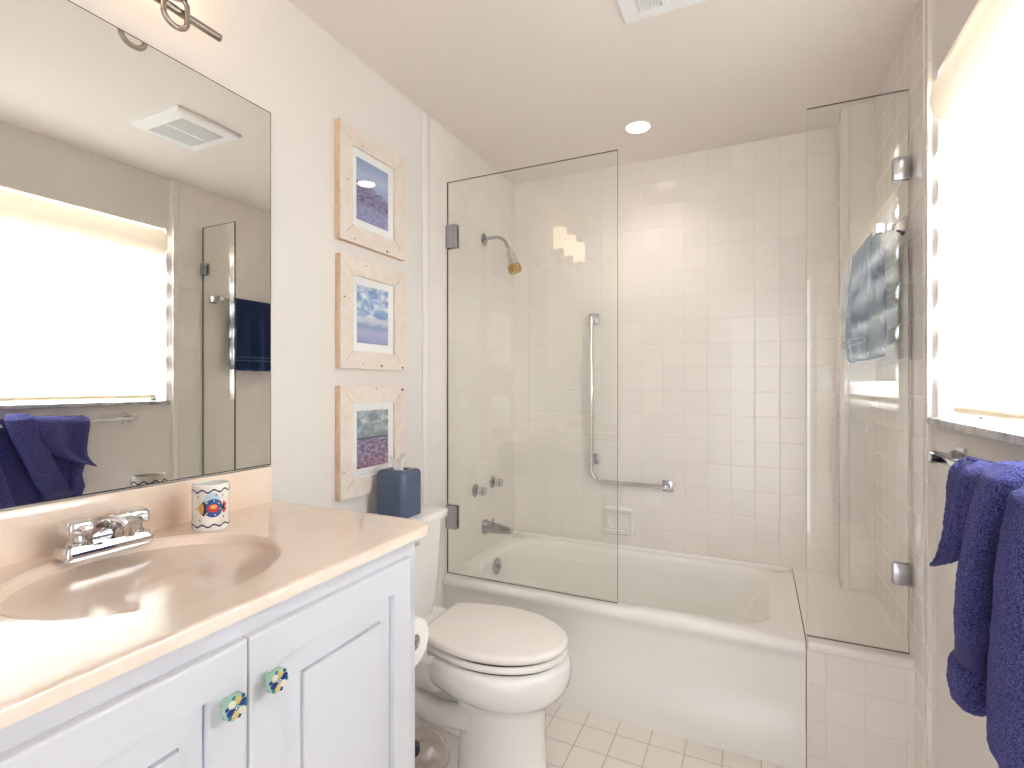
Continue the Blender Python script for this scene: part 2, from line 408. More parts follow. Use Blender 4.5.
# ------------------------------------------------------------ vanity cabinet
XC = 0.520     # face of the carcass
XD = 0.538     # face of the doors
vc = thing('vanity_cabinet', (0.26, 0.35, 0), 'white painted vanity cabinet with raised panel doors under the peach counter', 'cabinet')
yc0, yc1 = -0.30, 1.014
m_ = MB(); m_.box((0.004, yc0, 0.09), (XC, yc1, 0.912), M['cab'], 0.002); m_.box((0.004, yc0, 0.0), (XC - 0.06, yc1, 0.09), M['cab'])
m_.build('cabinet_body', vc)
def raised_door(ya, yb, za, zb, knob_y):
    d = MB()
    fr = 0.062; x0 = XC + 0.001
    # slab with groove and raised centre, as one lofted front
    def R(iy, iz, x): return [(x, ya + iy, za + iz), (x, yb - iy, za + iz), (x, yb - iy, zb - iz), (x, ya + iy, zb - iz)]
    rings = [R(0, 0, x0), R(0, 0, XD - 0.004), R(0.001, 0.001, XD - 0.0015), R(0.005, 0.005, XD), R(fr, fr, XD), R(fr + 0.001, fr + 0.001, XD - 0.0165),
             R(fr + 0.0035, fr + 0.0035, XD - 0.0165), R(fr + 0.0045, fr + 0.0045, XD - 0.011), R(fr + 0.042, fr + 0.042, XD - 0.005), R(fr + 0.0425, fr + 0.0425, XD - 0.012), R(fr + 0.0445, fr + 0.0445, XD - 0.012), R(fr + 0.045, fr + 0.045, XD + 0.0005), R(fr + 0.048, fr + 0.048, XD + 0.001)]
    d.loft(rings, M['cab'])
    do = d.build('door', vc, sharp=20)
    k = MB(); kx = XD
    k.lathe([(0.007, 0), (0.006, 0.010), (0.012, 0.016), (0.0185, 0.018), (0.0198, 0.021), (0.0195, 0.0255), (0.017, 0.0268)], M['knob_base'], (kx, knob_y, 0.792), 'x', 10)
    def disc(r, cy, cz, x, m, n=12, sx=1.0, rot=0):
        pts = []
        for i in range(n):
            a = 2 * PI * i / n; u, w = r * math.cos(a) * sx, r * math.sin(a)
            pts.append((x, cy + u * math.cos(rot) - w * math.sin(rot), cz + u * math.sin(rot) + w * math.cos(rot)))
        k.poly(pts, m)
    for i in range(6):
        a = 2 * PI * i / 6 + 0.3
        disc(0.0056, knob_y + 0.0098 * math.cos(a), 0.792 + 0.0098 * math.sin(a), kx + 0.0283, [M['kb'], M['ky'], M['kw']][i % 3], 10, 1.25, a)
    for i in range(6):
        a = 2 * PI * i / 6 + 0.3 + PI / 6
        disc(0.0030, knob_y + 0.0158 * math.cos(a), 0.792 + 0.0158 * math.sin(a), kx + 0.0275, [M['kb'], M['kt']][i % 2], 8)
    disc(0.0046, knob_y, 0.792, kx + 0.0288, M['kt']); disc(0.0030, knob_y, 0.792, kx + 0.0292, M['kw']); disc(0.0015, knob_y, 0.792, kx + 0.0295, M['kb'])
    ko = k.build('knob', do); ko['label'] = 'ceramic knob with blue, teal and yellow flower'
M['knob_base'] = mat('teal_ceramic', (158, 192, 176), 0.12, coat=0.5)
M['kb'] = mat('cobalt_glaze', (26, 60, 140), 0.12, coat=0.5)
M['ky'] = mat('yellow_glaze', (222, 202, 130), 0.12, coat=0.5)
M['kw'] = mat('cream_glaze', (232, 232, 214), 0.12, coat=0.5)
M['kt'] = mat('teal_glaze', (44, 128, 136), 0.12, coat=0.5)
raised_door(0.5575, 0.976, 0.12, 0.868, 0.588)
raised_door(0.136, 0.5545, 0.12, 0.868, 0.514)
raised_door(-0.286, 0.133, 0.12, 0.868, 0.08)

# ------------------------------------------------------------ countertop with moulded basin
CT = 0.9335
yk0, yk1 = -0.32, 1.048
xk = 0.560
ct = thing('countertop', (0.28, 0.36, 0.912), 'peach cultured marble countertop with moulded oval basin on the white vanity', 'countertop')
NB = 96
cx, cy, rx, ry = 0.270, 0.572, 0.203, 0.210
def ell(f, z, ox=0.0): return [(cx + ox + rx * f * math.cos(2 * PI * i / NB), cy + ry * f * math.sin(2 * PI * i / NB), z) for i in range(NB)]
def rect_ring(x0, y0, x1, y1, z, r=0.045):
    out = []
    for i in range(NB):
        a = 2 * PI * i / NB; dx, dy = math.cos(a), math.sin(a)
        tx = ((x1 - cx) / dx if dx > 0 else (x0 - cx) / dx) if abs(dx) > 1e-9 else 1e9
        ty = ((y1 - cy) / dy if dy > 0 else (y0 - cy) / dy) if abs(dy) > 1e-9 else 1e9
        t = min(tx, ty); px, py = cx + dx * t, cy + dy * t
        # round the free corner
        if px > x1 - r and py > y1 - r:
            qx, qy = px - (x1 - r), py - (y1 - r); l = math.hypot(qx, qy)
            if l > 1e-9: px, py = x1 - r + qx / l * r, y1 - r + qy / l * r
        out.append((px, py, z))
    return out
m_ = MB()
rings = []
for i in range(14):
    t = i / 13; f = 0.10 + 0.875 * math.sin(t * PI / 2) ** 0.8
    rings.append(ell(f, CT - 0.010 - 0.140 * math.cos(t * PI / 2) ** 0.8))
rings += [ell(0.988, CT - 0.0045), ell(1.0, CT - 0.0012), ell(1.012, CT), ell(1.022, CT), ell(1.05, CT)]
rings += [rect_ring(0.003, yk0, xk - 0.020, yk1 - 0.020, CT, 0.03), rect_ring(0.003, yk0, xk - 0.010, yk1 - 0.010, CT, 0.04), rect_ring(0.003, yk0, xk - 0.006, yk1 - 0.006, CT), rect_ring(0.003, yk0, xk - 0.002, yk1 - 0.002, CT - 0.002),
          rect_ring(0.003, yk0, xk, yk1, CT - 0.007), rect_ring(0.003, yk0, xk, yk1, CT - 0.020)]
nb_ = 15
m_.loft(rings[:nb_], M['basin'], True, False); m_.loft(rings[nb_ - 1:], M['marble'], False, False)
bmesh.ops.remove_doubles(m_.bm, verts=m_.bm.verts[:], dist=1e-6)
m_.build('slab', ct)
m_ = MB()   # underside
m_.poly(rect_ring(0.003, yk0, xk - 0.001, yk1 - 0.001, CT - 0.0205), M['marble'])
m_.build('slab_underside', ct)
m_ = MB(); m_.lathe([(0.022, 0), (0.022, 0.003), (0.015, 0.004)], M['chrome'], (cx, cy, CT - 0.1505), 'z', 24); m_.build('drain', ct)
m_ = MB(); m_.box((0.003, yk0, CT - 0.002), (0.022, 1.034, 1.032), M['marble'], 0.004); m_.build('backsplash', ct)

# ------------------------------------------------------------ mirror
m_ = MB(); m_.box((0.001, -0.30, 1.034), (0.0050, 1.042, 2.030), M['dark']); mr = m_.build('wall_mirror')
tag(mr, 'large frameless wall mirror with thin dark edge above the sink', 'mirror')
MB().box((0.0050, -0.298, 1.0365), (0.0056, 1.0395, 2.0275), M['mirror']).build('mirror_glass', mr)

# ------------------------------------------------------------ faucet
fy = 0.590
fc = thing('faucet', (0.085, fy, CT), 'chrome two handle bathroom faucet on the peach counter behind the basin', 'faucet')
m_ = MB()
m_.loft([rrect(0.058, fy - 0.078, 0.110, fy + 0.078, 0.010, CT + 0.0), rrect(0.058, fy - 0.078, 0.110, fy + 0.078, 0.010, CT + 0.014),
         rrect(0.062, fy - 0.074, 0.106, fy + 0.074, 0.008, CT + 0.024)], M['chrome']); m_.build('base_plate', fc)
m_ = MB()
pr = [(0.066, CT + 0.020, 0.020, 0.012), (0.085, CT + 0.048, 0.019, 0.013), (0.110, CT + 0.062, 0.016, 0.012), (0.150, CT + 0.066, 0.014, 0.010), (0.172, CT + 0.060, 0.013, 0.009)]
rings = []
for x, z, hw, hh in pr:
    rings.append([(x + (zz * 0.35), fy + yy, z + zz) for yy, zz in ((-hw, -hh), (hw, -hh), (hw * 1.0, hh * 0.4), (hw * 0.7, hh), (-hw * 0.7, hh), (-hw, hh * 0.4))])
m_.loft(rings, M['chrome']); m_.lathe([(0.009, -0.018), (0.009, 0)], M['chrome'], (0.162, fy, CT + 0.056), 'z', 16); m_.build('spout', fc)
m_ = MB(); m_.lathe([(0.0022, 0), (0.0022, 0.035), (0.007, 0.037), (0.008, 0.041), (0.004, 0.043)], M['chrome'], (0.066, fy - 0.002, CT + 0.022), 'z', 14); m_.build('lift_rod', fc)
for s in (-1, 1):
    yy = fy + s * 0.050
    m_ = MB(); m_.lathe([(0.017, 0), (0.018, 0.006), (0.015, 0.010), (0.0155, 0.026)], M['chrome'], (0.084, yy, CT + 0.022), 'z', 28)
    m_.loft([rrect(0.062, yy - 0.020, 0.106, yy + 0.020, 0.009, CT + 0.044), rrect(0.060, yy - 0.022, 0.108, yy + 0.022, 0.010, CT + 0.050),
             rrect(0.060, yy - 0.022, 0.108, yy + 0.022, 0.010, CT + 0.064), rrect(0.064, yy - 0.018, 0.104, yy + 0.018, 0.009, CT + 0.071)], M['chrome'])
    m_.box((0.098, yy - 0.008, CT + 0.052), (0.128, yy + 0.008, CT + 0.064), M['chrome'], 0.004)
    m_.build('handle', fc)

# ------------------------------------------------------------ painted tumbler
mx, my = 0.122, 0.782; mr_, mh = 0.0375, 0.104
M['mug_white'] = mat('white_ceramic', (246, 244, 240), 0.15, coat=0.4)
M['m_navy'] = mat('painted_navy', (28, 48, 92), 0.3); M['m_blue'] = mat('painted_blue', (44, 84, 150), 0.3); M['m_sky'] = mat('painted_sky', (196, 218, 230), 0.3)
M['m_orange'] = mat('painted_orange', (240, 180, 96), 0.3); M['m_red'] = mat('painted_red', (214, 66, 52), 0.3); M['m_dotw'] = mat('painted_white', (246, 244, 236), 0.3); M['m_black'] = mat('painted_black', (24, 26, 36), 0.3)
mg = thing('tumbler', (mx, my, CT), 'white ceramic tumbler painted with a blue and orange fish, beside the faucet', 'tumbler')
m_ = MB(); m_.lathe([(0.030, 0.0), (mr_ - 0.002, 0.001), (mr_, 0.004), (mr_, mh - 0.002), (mr_ - 0.002, mh), (mr_ - 0.004, mh - 0.002), (mr_ - 0.004, 0.008), (0.002, 0.007)], M['mug_white'], (mx, my, CT), 'z', 64)
m_.build('cup', mg)
m_ = MB()
th0 = math.atan2(0 - my, 1.25 - mx)
def onmug(u, w, e=0.0006):     # u metres to the viewer's right, w metres up
    a = th0 + u / mr_
    return (mx + (mr_ + e) * math.cos(a), my + (mr_ + e) * math.sin(a), CT + w)
def mugpatch(fu, n, m, e):
    pts = [fu(i / n) for i in range(n)]
    m_.poly([onmug(u, w, e) for u, w in pts], m)
def ellm(cu, cw, ru, rw, m, e=0.0008, seg=20, strips=8):
    for k in range(strips):
        ua, ub = -1 + 2 * k / strips, -1 + 2 * (k + 1) / strips
        ha, hb = math.sqrt(max(0, 1 - ua * ua)), math.sqrt(max(0, 1 - ub * ub))
        q = [onmug(cu + ru * ua, cw - rw * ha, e), onmug(cu + ru * ub, cw - rw * hb, e), onmug(cu + ru * ub, cw + rw * hb, e), onmug(cu + ru * ua, cw + rw * ha, e)]
        if ha < 1e-6: q = q[:3]
        if hb < 1e-6: q = [q[0], q[1], q[3]]
        m_.poly(q, m)
def wavy(w0, amp):
    n = 120
    for i in range(n):
        u0_, u1_ = 2 * PI * mr_ * i / n, 2 * PI * mr_ * (i + 1) / n
        f = lambda u: w0 + amp * math.sin(u / (2 * PI * mr_) * 2 * PI * 10)
        m_.poly([onmug(u0_, f(u0_) - 0.0018), onmug(u1_, f(u1_) - 0.0018), onmug(u1_, f(u1_) + 0.0018), onmug(u0_, f(u0_) + 0.0018)], M['m_navy'])
wavy(0.090, 0.0030); wavy(0.013, 0.0026)
ellm(0.002, 0.066, 0.018, 0.020, M['m_sky'], 0.0007)
ellm(-0.013, 0.052, 0.013, 0.013, M['m_orange'], 0.0009)
ellm(0.005, 0.052, 0.0195, 0.0205, M['m_blue'], 0.0012)
ellm(-0.0145, 0.052, 0.0045, 0.0165, M['m_black'], 0.0014); ellm(-0.0178, 0.052, 0.0045, 0.014, M['m_orange'], 0.0016)
ellm(0.004, 0.052, 0.0115, 0.0090, M['m_red'], 0.0015); ellm(0.005, 0.055, 0.007, 0.0045, M['m_orange'], 0.0018)
ellm(0.0255, 0.052, 0.003, 0.012, M['m_black'], 0.0013)
for u, w in ((0.0265, 0.061), (0.0300, 0.057), (0.0300, 0.047), (0.0265, 0.043)): ellm(u, w, 0.0032, 0.0042, M['m_red'], 0.0015)
for u, w in ((-0.007, 0.064), (0.006, 0.068), (0.015, 0.062), (0.018, 0.049), (-0.007, 0.042), (0.008, 0.037)): ellm(u, w, 0.0014, 0.0014, M['m_dotw'], 0.0019, strips=4)
for u, w in ((-0.026, 0.078), (-0.022, 0.026), (0.024, 0.078), (0.026, 0.030), (-0.030, 0.052), (0.010, 0.081)): ellm(u, w, 0.0012, 0.0030, M['m_navy'], 0.0009, strips=4)
for k in range(1, 3):          # plain dashes all round the back
    for w in (0.03, 0.055, 0.078): ellm(k * 0.075, w, 0.0014, 0.004, M['m_navy'], 0.0009, strips=4)
m_.build('painted_fish', mg)

# ------------------------------------------------------------ framed beach pictures
def picture_mat(kind):
    m = bpy.data.materials.new('photo_print_' + kind); m.use_nodes = True; nt = m.node_tree; b = nt.nodes['Principled BSDF']
    b.inputs['Roughness'].default_value = 0.5
    tc = N(nt, 'ShaderNodeTexCoord'); sp = N(nt, 'ShaderNodeSeparateXYZ', inp={0: tc.outputs['Generated']})
    v = sp.outputs[2]; u = sp.outputs[1]
    cv = N(nt, 'ShaderNodeCombineXYZ', inp={0: math_(nt, 'MULTIPLY', u, 1.0), 1: math_(nt, 'MULTIPLY', v, 2.2)})
    clouds = N(nt, 'ShaderNodeTexNoise', inp={'Vector': cv.outputs[0], 'Scale': 3.2, 'Detail': 6.0, 'Distortion': 0.6})
    fine = N(nt, 'ShaderNodeTexNoise', inp={'Vector': cv.outputs[0], 'Scale': 9.0, 'Detail': 6.0})
    def ramp(src, stops):
        r = N(nt, 'ShaderNodeValToRGB'); nt.links.new(src, r.inputs[0]); e = r.color_ramp.elements
        while len(e) < len(stops): e.new(0.5)
        for q, (p, c) in zip(e, stops): q.position = p; q.color = lin(c)
        return r.outputs[0]
    def mixc(f, a, c):
        q = N(nt, 'ShaderNodeMix', data_type='RGBA', inp={0: f, 6: a, 7: c}); return q.outputs[2]
    def step(x, a, w=0.02):
        return N(nt, 'ShaderNodeMapRange', inp={0: x, 1: a - w, 2: a + w}).outputs[0]
    if kind == 'dunes':
        sky = ramp(math_(nt, 'ADD', v, math_(nt, 'MULTIPLY', clouds.outputs[0], 0.2)), [(0.55, (150, 160, 204)), (0.85, (178, 192, 222)), (1.0, (150, 172, 212))])
        grass = ramp(fine.outputs[0], [(0.35, (76, 70, 118)), (0.65, (150, 146, 186))])
        low = ramp(fine.outputs[0], [(0.3, (116, 116, 170)), (0.7, (172, 174, 212))])
        hor = math_(nt, 'ADD', v, math_(nt, 'MULTIPLY', math_(nt, 'SUBTRACT', fine.outputs[0], 0.5), 0.22))
        slope = math_(nt, 'ADD', hor, math_(nt, 'MULTIPLY', u, 0.16))
        col = mixc(step(hor, 0.26, 0.04), low, mixc(step(slope, 0.64, 0.02), grass, sky))
    elif kind == 'shore':
        sky = ramp(clouds.outputs[0], [(0.36, (104, 140, 200)), (0.50, (156, 184, 222)), (0.62, (236, 240, 244))])
        sand = ramp(math_(nt, 'ADD', v, math_(nt, 'MULTIPLY', clouds.outputs[0], 0.16)), [(0.05, (124, 138, 190)), (0.28, (176, 176, 212)), (0.38, (112, 140, 194)), (0.48, (204, 210, 228))])
        col = mixc(step(v, 0.46, 0.015), sand, sky)
    else:
        sky = ramp(clouds.outputs[0], [(0.38, (116, 134, 144)), (0.52, (158, 172, 180)), (0.64, (216, 220, 222))])
        dk = mixc(step(v, 0.62, 0.16), ramp(fine.outputs[0], [(0.3, (104, 130, 140)), (0.7, (134, 156, 164))]), sky)
        low = ramp(fine.outputs[0], [(0.34, (74, 60, 96)), (0.5, (128, 112, 150)), (0.68, (196, 172, 204))])
        pk = mixc(step(math_(nt, 'ADD', v, math_(nt, 'MULTIPLY', fine.outputs[0], 0.1)), 0.2, 0.08), ramp(fine.outputs[0], [(0.3, (60, 48, 76)), (0.7, (214, 160, 190))]), low)
        sea = mixc(step(v, 0.50, 0.01), pk, lin((44, 70, 92)))
        col = mixc(step(v, 0.53, 0.01), sea, dk)
    nt.links.new(col, b.inputs['Base Color']); return m
def frame(ya, yb, za, zb, kind, label, knots):
    t = thing('picture_frame', (0.0, (ya + yb) / 2, za), label, 'picture frame', None)
    rw = 0.060; x0, x1 = 0.0015, 0.024
    m_ = MB()
    # four mitred rails
    O = [(ya, za), (yb, za), (yb, zb), (ya, zb)]; I = [(ya + rw, za + rw), (yb - rw, za + rw), (yb - rw, zb - rw), (ya + rw, zb - rw)]
    for k in range(4):
        a, b = O[k], O[(k + 1) % 4]; c, d = I[(k + 1) % 4], I[k]
        g = 0.0004
        m_.poly([(x1, *a), (x1, *b), (x1 - 0.001, *c), (x1 - 0.001, *d)], M['wood'])
        m_.poly([(x0, *b), (x0, *a), (x1, *a), (x1, *b)] if True else [], M['wood_side'])
        m_.poly([(x0, *c), (x0, *d), (x1 - 0.001, *d), (x1 - 0.001, *c)][::-1], M['wood'])
        m_.poly([(x0, *a), (x0, *b), (x0, *c), (x0, *d)][::-1], M['wood_side'])
    for (ky, kz, kr) in knots:
        m_.poly([(x1 + 0.0006, ky + kr * math.cos(2 * PI * i / 9) * (1 + 0.3 * math.sin(i * 2.3)), kz + 0.7 * kr * math.sin(2 * PI * i / 9)) for i in range(9)], M['knot'])
    for k in range(4):   # fine mitre cracks
        a, c = O[k], I[k]; dx, dz = c[0] - a[0], c[1] - a[1]; l = math.hypot(dx, dz); nx, nz = -dz / l * 0.0005, dx / l * 0.0005
        m_.poly([(x1 + 0.0004, a[0] + dx * .45 + nx, a[1] + dz * .45 + nz), (x1 + 0.0004, c[0] + nx, c[1] + nz), (x1 + 0.0004, c[0] - nx, c[1] - nz), (x1 + 0.0004, a[0] + dx * .45 - nx, a[1] + dz * .45 - nz)], M['knot'])
    m_.build('frame_rails', t, sharp=10)
    MB().box((0.004, ya + rw - 0.003, za + rw - 0.003), (0.012, yb - rw + 0.003, zb - rw + 0.003), M['matboard']).build('mat', t)
    mw = 0.030
    MB().box((0.012, ya + rw + mw, za + rw + mw), (0.0126, yb - rw - mw, zb - rw - mw * 0.9), picture_mat(kind)).build('print', t)
    MB().box((0.0165, ya + rw + 0.0005, za + rw + 0.0005), (0.0172, yb - rw - 0.0005, zb - rw - 0.0005), M['pglass']).build('glass', t)
frame(1.292, 1.640, 1.738, 2.128, 'dunes', 'topmost whitewashed wooden frame with blue dune fence photograph, left wall', [(1.40, 2.08, 0.003), (1.36, 1.752, 0.004), (1.53, 1.747, 0.006), (1.325, 1.94, 0.003), (1.60, 1.77, 0.003)])
frame(1.294, 1.640, 1.314, 1.690, 'shore', 'middle whitewashed wooden frame with pale blue cloudy shore photograph, left wall', [(1.42, 1.672, 0.003), (1.40, 1.33, 0.003), (1.50, 1.327, 0.006), (1.62, 1.324, 0.006), (1.312, 1.55, 0.004)])
frame(1.294, 1.640, 0.880, 1.256, 'storm', 'lowest whitewashed wooden frame with stormy grey and purple beach photograph, behind the tissue box', [(1.47, 1.246, 0.004), (1.62, 1.24, 0.007), (1.31, 0.97, 0.003)])

# ------------------------------------------------------------ toilet
tl = thing('toilet', (0.36, 1.49, 0), 'white two piece toilet with closed lid between the vanity and the bathtub', 'toilet')
cyT = 1.507
def egg(xb, xf, hw, z, n=48, back=0.62, cyy=None):
    """plan of bowl or lid: straight back with small corners, sides swelling, round front"""
    cyy = cyT if cyy is None else cyy
    out = []; L = xf - xb; xm = xb + L * 0.46
    h = n // 2 + 1
    side = []
    for i in range(h):                       # from the front tip round one side to the middle of the back
        t = i / (h - 1)
        if t < 0.56:
            a = t / 0.56 * PI / 2; side.append((xm + (xf - xm) * math.cos(a), hw * math.sin(a)))
        elif t < 0.86:
            q = (t - 0.56) / 0.30; side.append((xm - (xm - xb - 0.012) * q, hw * (1 - 0.26 * q ** 1.7)))
        else:
            q = (t - 0.86) / 0.14; a = min(1, q * 2.2) * PI / 2
            w = hw * 0.74
            side.append((xb + 0.012 - 0.012 * math.sin(a), (w - 0.012 * (1 - math.cos(a))) * (1 if q * 2.2 <= 1 else max(0.0, 1 - (q * 2.2 - 1) / 1.2))))
    for x, y in side: out.append((x, cyy + y, z))
    for x, y in side[-2:0:-1]: out.append((x, cyy - y, z))
    return out
# bowl and pedestal
m_ = MB()
rings = [egg(0.375, 0.662, 0.114, 0.0), egg(0.378, 0.660, 0.111, 0.02), egg(0.383, 0.654, 0.106, 0.06), egg(0.385, 0.650, 0.104, 0.17), egg(0.380, 0.655, 0.108, 0.245), egg(0.370, 0.665, 0.118, 0.270),
         egg(0.345, 0.690, 0.140, 0.290), egg(0.31, 0.712, 0.164, 0.310), egg(0.285, 0.728, 0.182, 0.338), egg(0.275, 0.734, 0.189, 0.368), egg(0.272, 0.732, 0.189, 0.392), egg(0.275, 0.724, 0.182, 0.408), egg(0.285, 0.705, 0.168, 0.414)]
m_.loft(rings, M['porcelain'])
m_.build('bowl', tl, sharp=60)
m_ = MB()    # deck that carries seat and tank
m_.loft([rrect(0.03, cyT - 0.10, 0.34, cyT + 0.10, 0.04, 0.27), rrect(0.02, cyT - 0.15, 0.36, cyT + 0.15, 0.05, 0.335), rrect(0.02, cyT - 0.165, 0.36, cyT + 0.165, 0.05, 0.40), rrect(0.025, cyT - 0.16, 0.355, cyT + 0.16, 0.05, 0.416)], M['porcelain']); m_.build('deck', tl, sharp=50)
m_ = MB()    # the trapway sweeping down behind the pedestal
pts = []
for i in range(20):
    t = i / 19; pts.append((0.10 + 0.32 * t, cyT - 0.01, 0.32 - 0.16 * math.sin(t * PI / 2) ** 1.0 + 0.0 * t))
m_.tube(pts, [0.085 - 0.02 * i / 19 for i in range(20)], M['porcelain'], 24)
m_.tube([(0.12, cyT - 0.06, 0.36), (0.16, cyT - 0.085, 0.285), (0.23, cyT - 0.09, 0.225), (0.31, cyT - 0.085, 0.200), (0.42, cyT - 0.06, 0.195)], 0.038, M['porcelain'], 20)
m_.loft([rrect(0.10, cyT - 0.085, 0.50, cyT + 0.085, 0.04, 0.0), rrect(0.10, cyT - 0.085, 0.50, cyT + 0.085, 0.04, 0.03), rrect(0.12, cyT - 0.06, 0.50, cyT + 0.06, 0.04, 0.05), rrect(0.13, cyT - 0.05, 0.5, cyT + 0.05, 0.04, 0.17)], M['porcelain'])
m_.build('trapway', tl, sharp=60)
def slab(xb, xf, hw, z0_, z1_, r=0.006, mt='seat'):
    b = MB(); b.loft([egg(xb + r, xf - r, hw - r, z0_), egg(xb, xf, hw, z0_ + r), egg(xb, xf, hw, z1_ - r), egg(xb + r * 0.6, xf - r * 0.6, hw - r * 0.6, z1_ - r * 0.3), egg(xb + r * 2, xf - r * 2, hw - r * 2, z1_)], M[mt]); return b
slab(0.275, 0.722, 0.178, 0.4185, 0.4395).build('seat', tl, sharp=50)
slab(0.258, 0.724, 0.178, 0.4435, 0.4690, 0.008).build('lid', tl, sharp=50)
m_ = MB(); m_.loft([egg(0.30, 0.708, 0.168, 0.412), egg(0.30, 0.708, 0.168, 0.446)], M['dark']); m_.build('seat_gap_shade', tl)  # dark filler paints shade into the gaps under seat and lid
for s in (-1, 1):
    m_ = MB(); m_.box((0.235, cyT + s * 0.085 - 0.022, 0.414), (0.285, cyT + s * 0.085 + 0.022, 0.445), M['seat'], 0.008); m_.build('hinge', tl)
m_ = MB(); m_.loft([rrect(0.02, cyT - 0.125, 0.165, cyT + 0.125, 0.03, 0.414), rrect(0.02, cyT - 0.14, 0.185, cyT + 0.14, [0.045, 0.02, 0.02, 0.045], 0.50), rrect(0.012, cyT - 0.155, 0.198, cyT + 0.155, [0.05, 0.02, 0.02, 0.05], 0.768)], M['porcelain']); m_.build('tank', tl, sharp=50)
m_ = MB(); rr_ = [0.06, 0.015, 0.015, 0.06]
m_.loft([rrect(0.010, cyT - 0.165, 0.205, cyT + 0.165, rr_, 0.768), rrect(0.008, cyT - 0.176, 0.215, cyT + 0.176, rr_, 0.773), rrect(0.008, cyT - 0.178, 0.217, cyT + 0.178, rr_, 0.792), rrect(0.012, cyT - 0.172, 0.212, cyT + 0.172, rr_, 0.799), rrect(0.02, cyT - 0.165, 0.20, cyT + 0.165, rr_, 0.801)], M['porcelain']); m_.build('tank_lid', tl, sharp=50)
m_ = MB(); m_.lathe([(0.011, 0), (0.011, 0.012)], M['chrome'], (0.197, cyT - 0.10, 0.72), 'x', 16); m_.box((0.208, cyT - 0.105, 0.713), (0.215, cyT - 0.04, 0.727), M['chrome'], 0.003); m_.build('flush_lever', tl)

# tissue box on the tank
tb = thing('tissue_box', (0.105, 1.495, 0.801), 'blue metal tissue box cover with a white tissue, on the toilet tank', 'tissue box')
bx0, by0, bx1, by1, bz0, bz1 = 0.043, 1.437, 0.167, 1.552, 0.8015, 0.962
m_ = MB()
def orr(f, z):
    cx_, cy_ = (bx0 + bx1) / 2, (by0 + by1) / 2
    return [(cx_ + 0.040 * f * math.cos(PI / 4 * 0 + a), cy_ + 0.022 * f * math.sin(a), z) for a in [2 * PI * (i + 0.5) / 36 for i in range(36)]]
base = [rrect(bx0, by0, bx1, by1, 0.020, bz0), rrect(bx0, by0, bx1, by1, 0.020, bz1 - 0.014), rrect(bx0 + 0.004, by0 + 0.004, bx1 - 0.004, by1 - 0.004, 0.018, bz1 - 0.004), rrect(bx0 + 0.014, by0 + 0.014, bx1 - 0.014, by1 - 0.014, 0.012, bz1)]
m_.loft(base + [orr(1.0, bz1), orr(0.96, bz1 - 0.004), orr(0.92, bz1 - 0.02)], M['navy_box'], True, False)
m_.poly(list(orr(0.95, bz1 - 0.02)), M['dark'])
m_.build('box_cover', tb, sharp=60)
m_ = MB(); rings = []
for k in range(9):
    t = k / 8; ring = []
    for i in range(28):
        a = 2 * PI * i / 28
        f = 1 + 0.28 * math.sin(3 * a + 1.0 + t) * (0.3 + t)
        ring.append((0.103 + (0.016 + 0.012 * t) * f * math.cos(a) - 0.008 * t, 1.494 + (0.009 + 0.004 * t) * f * math.sin(a), bz1 - 0.018 + 0.060 * t + 0.012 * t * math.sin(2 * a + 0.6)))
    rings.append(ring)
m_.loft(rings, M['tissue'], False, False); m_.build('tissue', tb, sharp=80)

# toilet paper on the side of the vanity
tp = thing('toilet_paper_roll', (0.470, 1.05, 0.61), 'white toilet paper roll on a holder on the side of the vanity', 'toilet paper')
m_ = MB(); n = 40; cxp, cyp, czp = 0.452, 1.078, 0.612
m_.lathe([(0.020, -0.052), (0.058, -0.052), (0.0585, -0.05), (0.0585, 0.05), (0.058, 0.052), (0.020, 0.052)], M['paper'], (cxp - 0.030, cyp, czp), 'x', n, False, False)
m_.box((cxp - 0.078, cyp + 0.054, czp - 0.075), (cxp + 0.018, cyp + 0.056, czp + 0.002), M['paper']); m_.build('roll', tp)
m_ = MB(); m_.lathe([(0.0205, -0.0515), (0.0205, 0.0515)], M['card'], (cxp - 0.030, cyp, czp), 'x', 24); m_.build('core', tp)
m_ = MB(); m_.tube([(cxp - 0.098, 1.012, czp), (cxp - 0.098, cyp, czp), (cxp + 0.030, cyp, czp)], 0.006, M['chrome'], 12); m_.build('holder', tp)

# clear domed plunger case behind the toilet
pc_ring = None
pc = thing('plastic_canister', (0.36, 1.27, 0), 'clear domed plastic canister on the floor beside the vanity, next to the toilet base', 'canister')
m_ = MB(); m_.lathe([(0.074, 0.020), (0.078, 0.150), (0.079, 0.172), (0.072, 0.200), (0.056, 0.222), (0.030, 0.238), (0.004, 0.243)], M['plastic_clear'], (0.362, 1.265, 0.0), 'z', 40, False, True); m_.build('dome', pc)
m_ = MB(); m_.lathe([(0.076, 0.0), (0.082, 0.004), (0.082, 0.018), (0.074, 0.022)], M['white_plastic'], (0.362, 1.265, 0.0), 'z', 40); m_.build('base', pc)
m_ = MB(); m_.lathe([(0.016, 0.0), (0.020, 0.01), (0.018, 0.03), (0.010, 0.035)], M['grip_blue'], (0.335, 1.262, 0.172), 'z', 24); m_.build('grip', pc)
MB().lathe([(0.0785, 0.160), (0.083, 0.162), (0.083, 0.168), (0.0795, 0.170)], M['plastic_clear'], (0.362, 1.265, 0.0), 'z', 40, False, False).build('rim', pc)
vb = MB().lathe([(0.012, 0), (0.019, 0.01), (0.020, 0.12), (0.012, 0.15), (0.012, 0.19), (0.017, 0.20), (0.019, 0.215), (0.015, 0.232), (0.006, 0.238)], M['white_plastic'], (0.440, 1.145, 0), 'z', 24).build('small_bottle')
tag(vb, 'small rounded white plastic bottle on the floor in front of the clear canister', 'bottle')

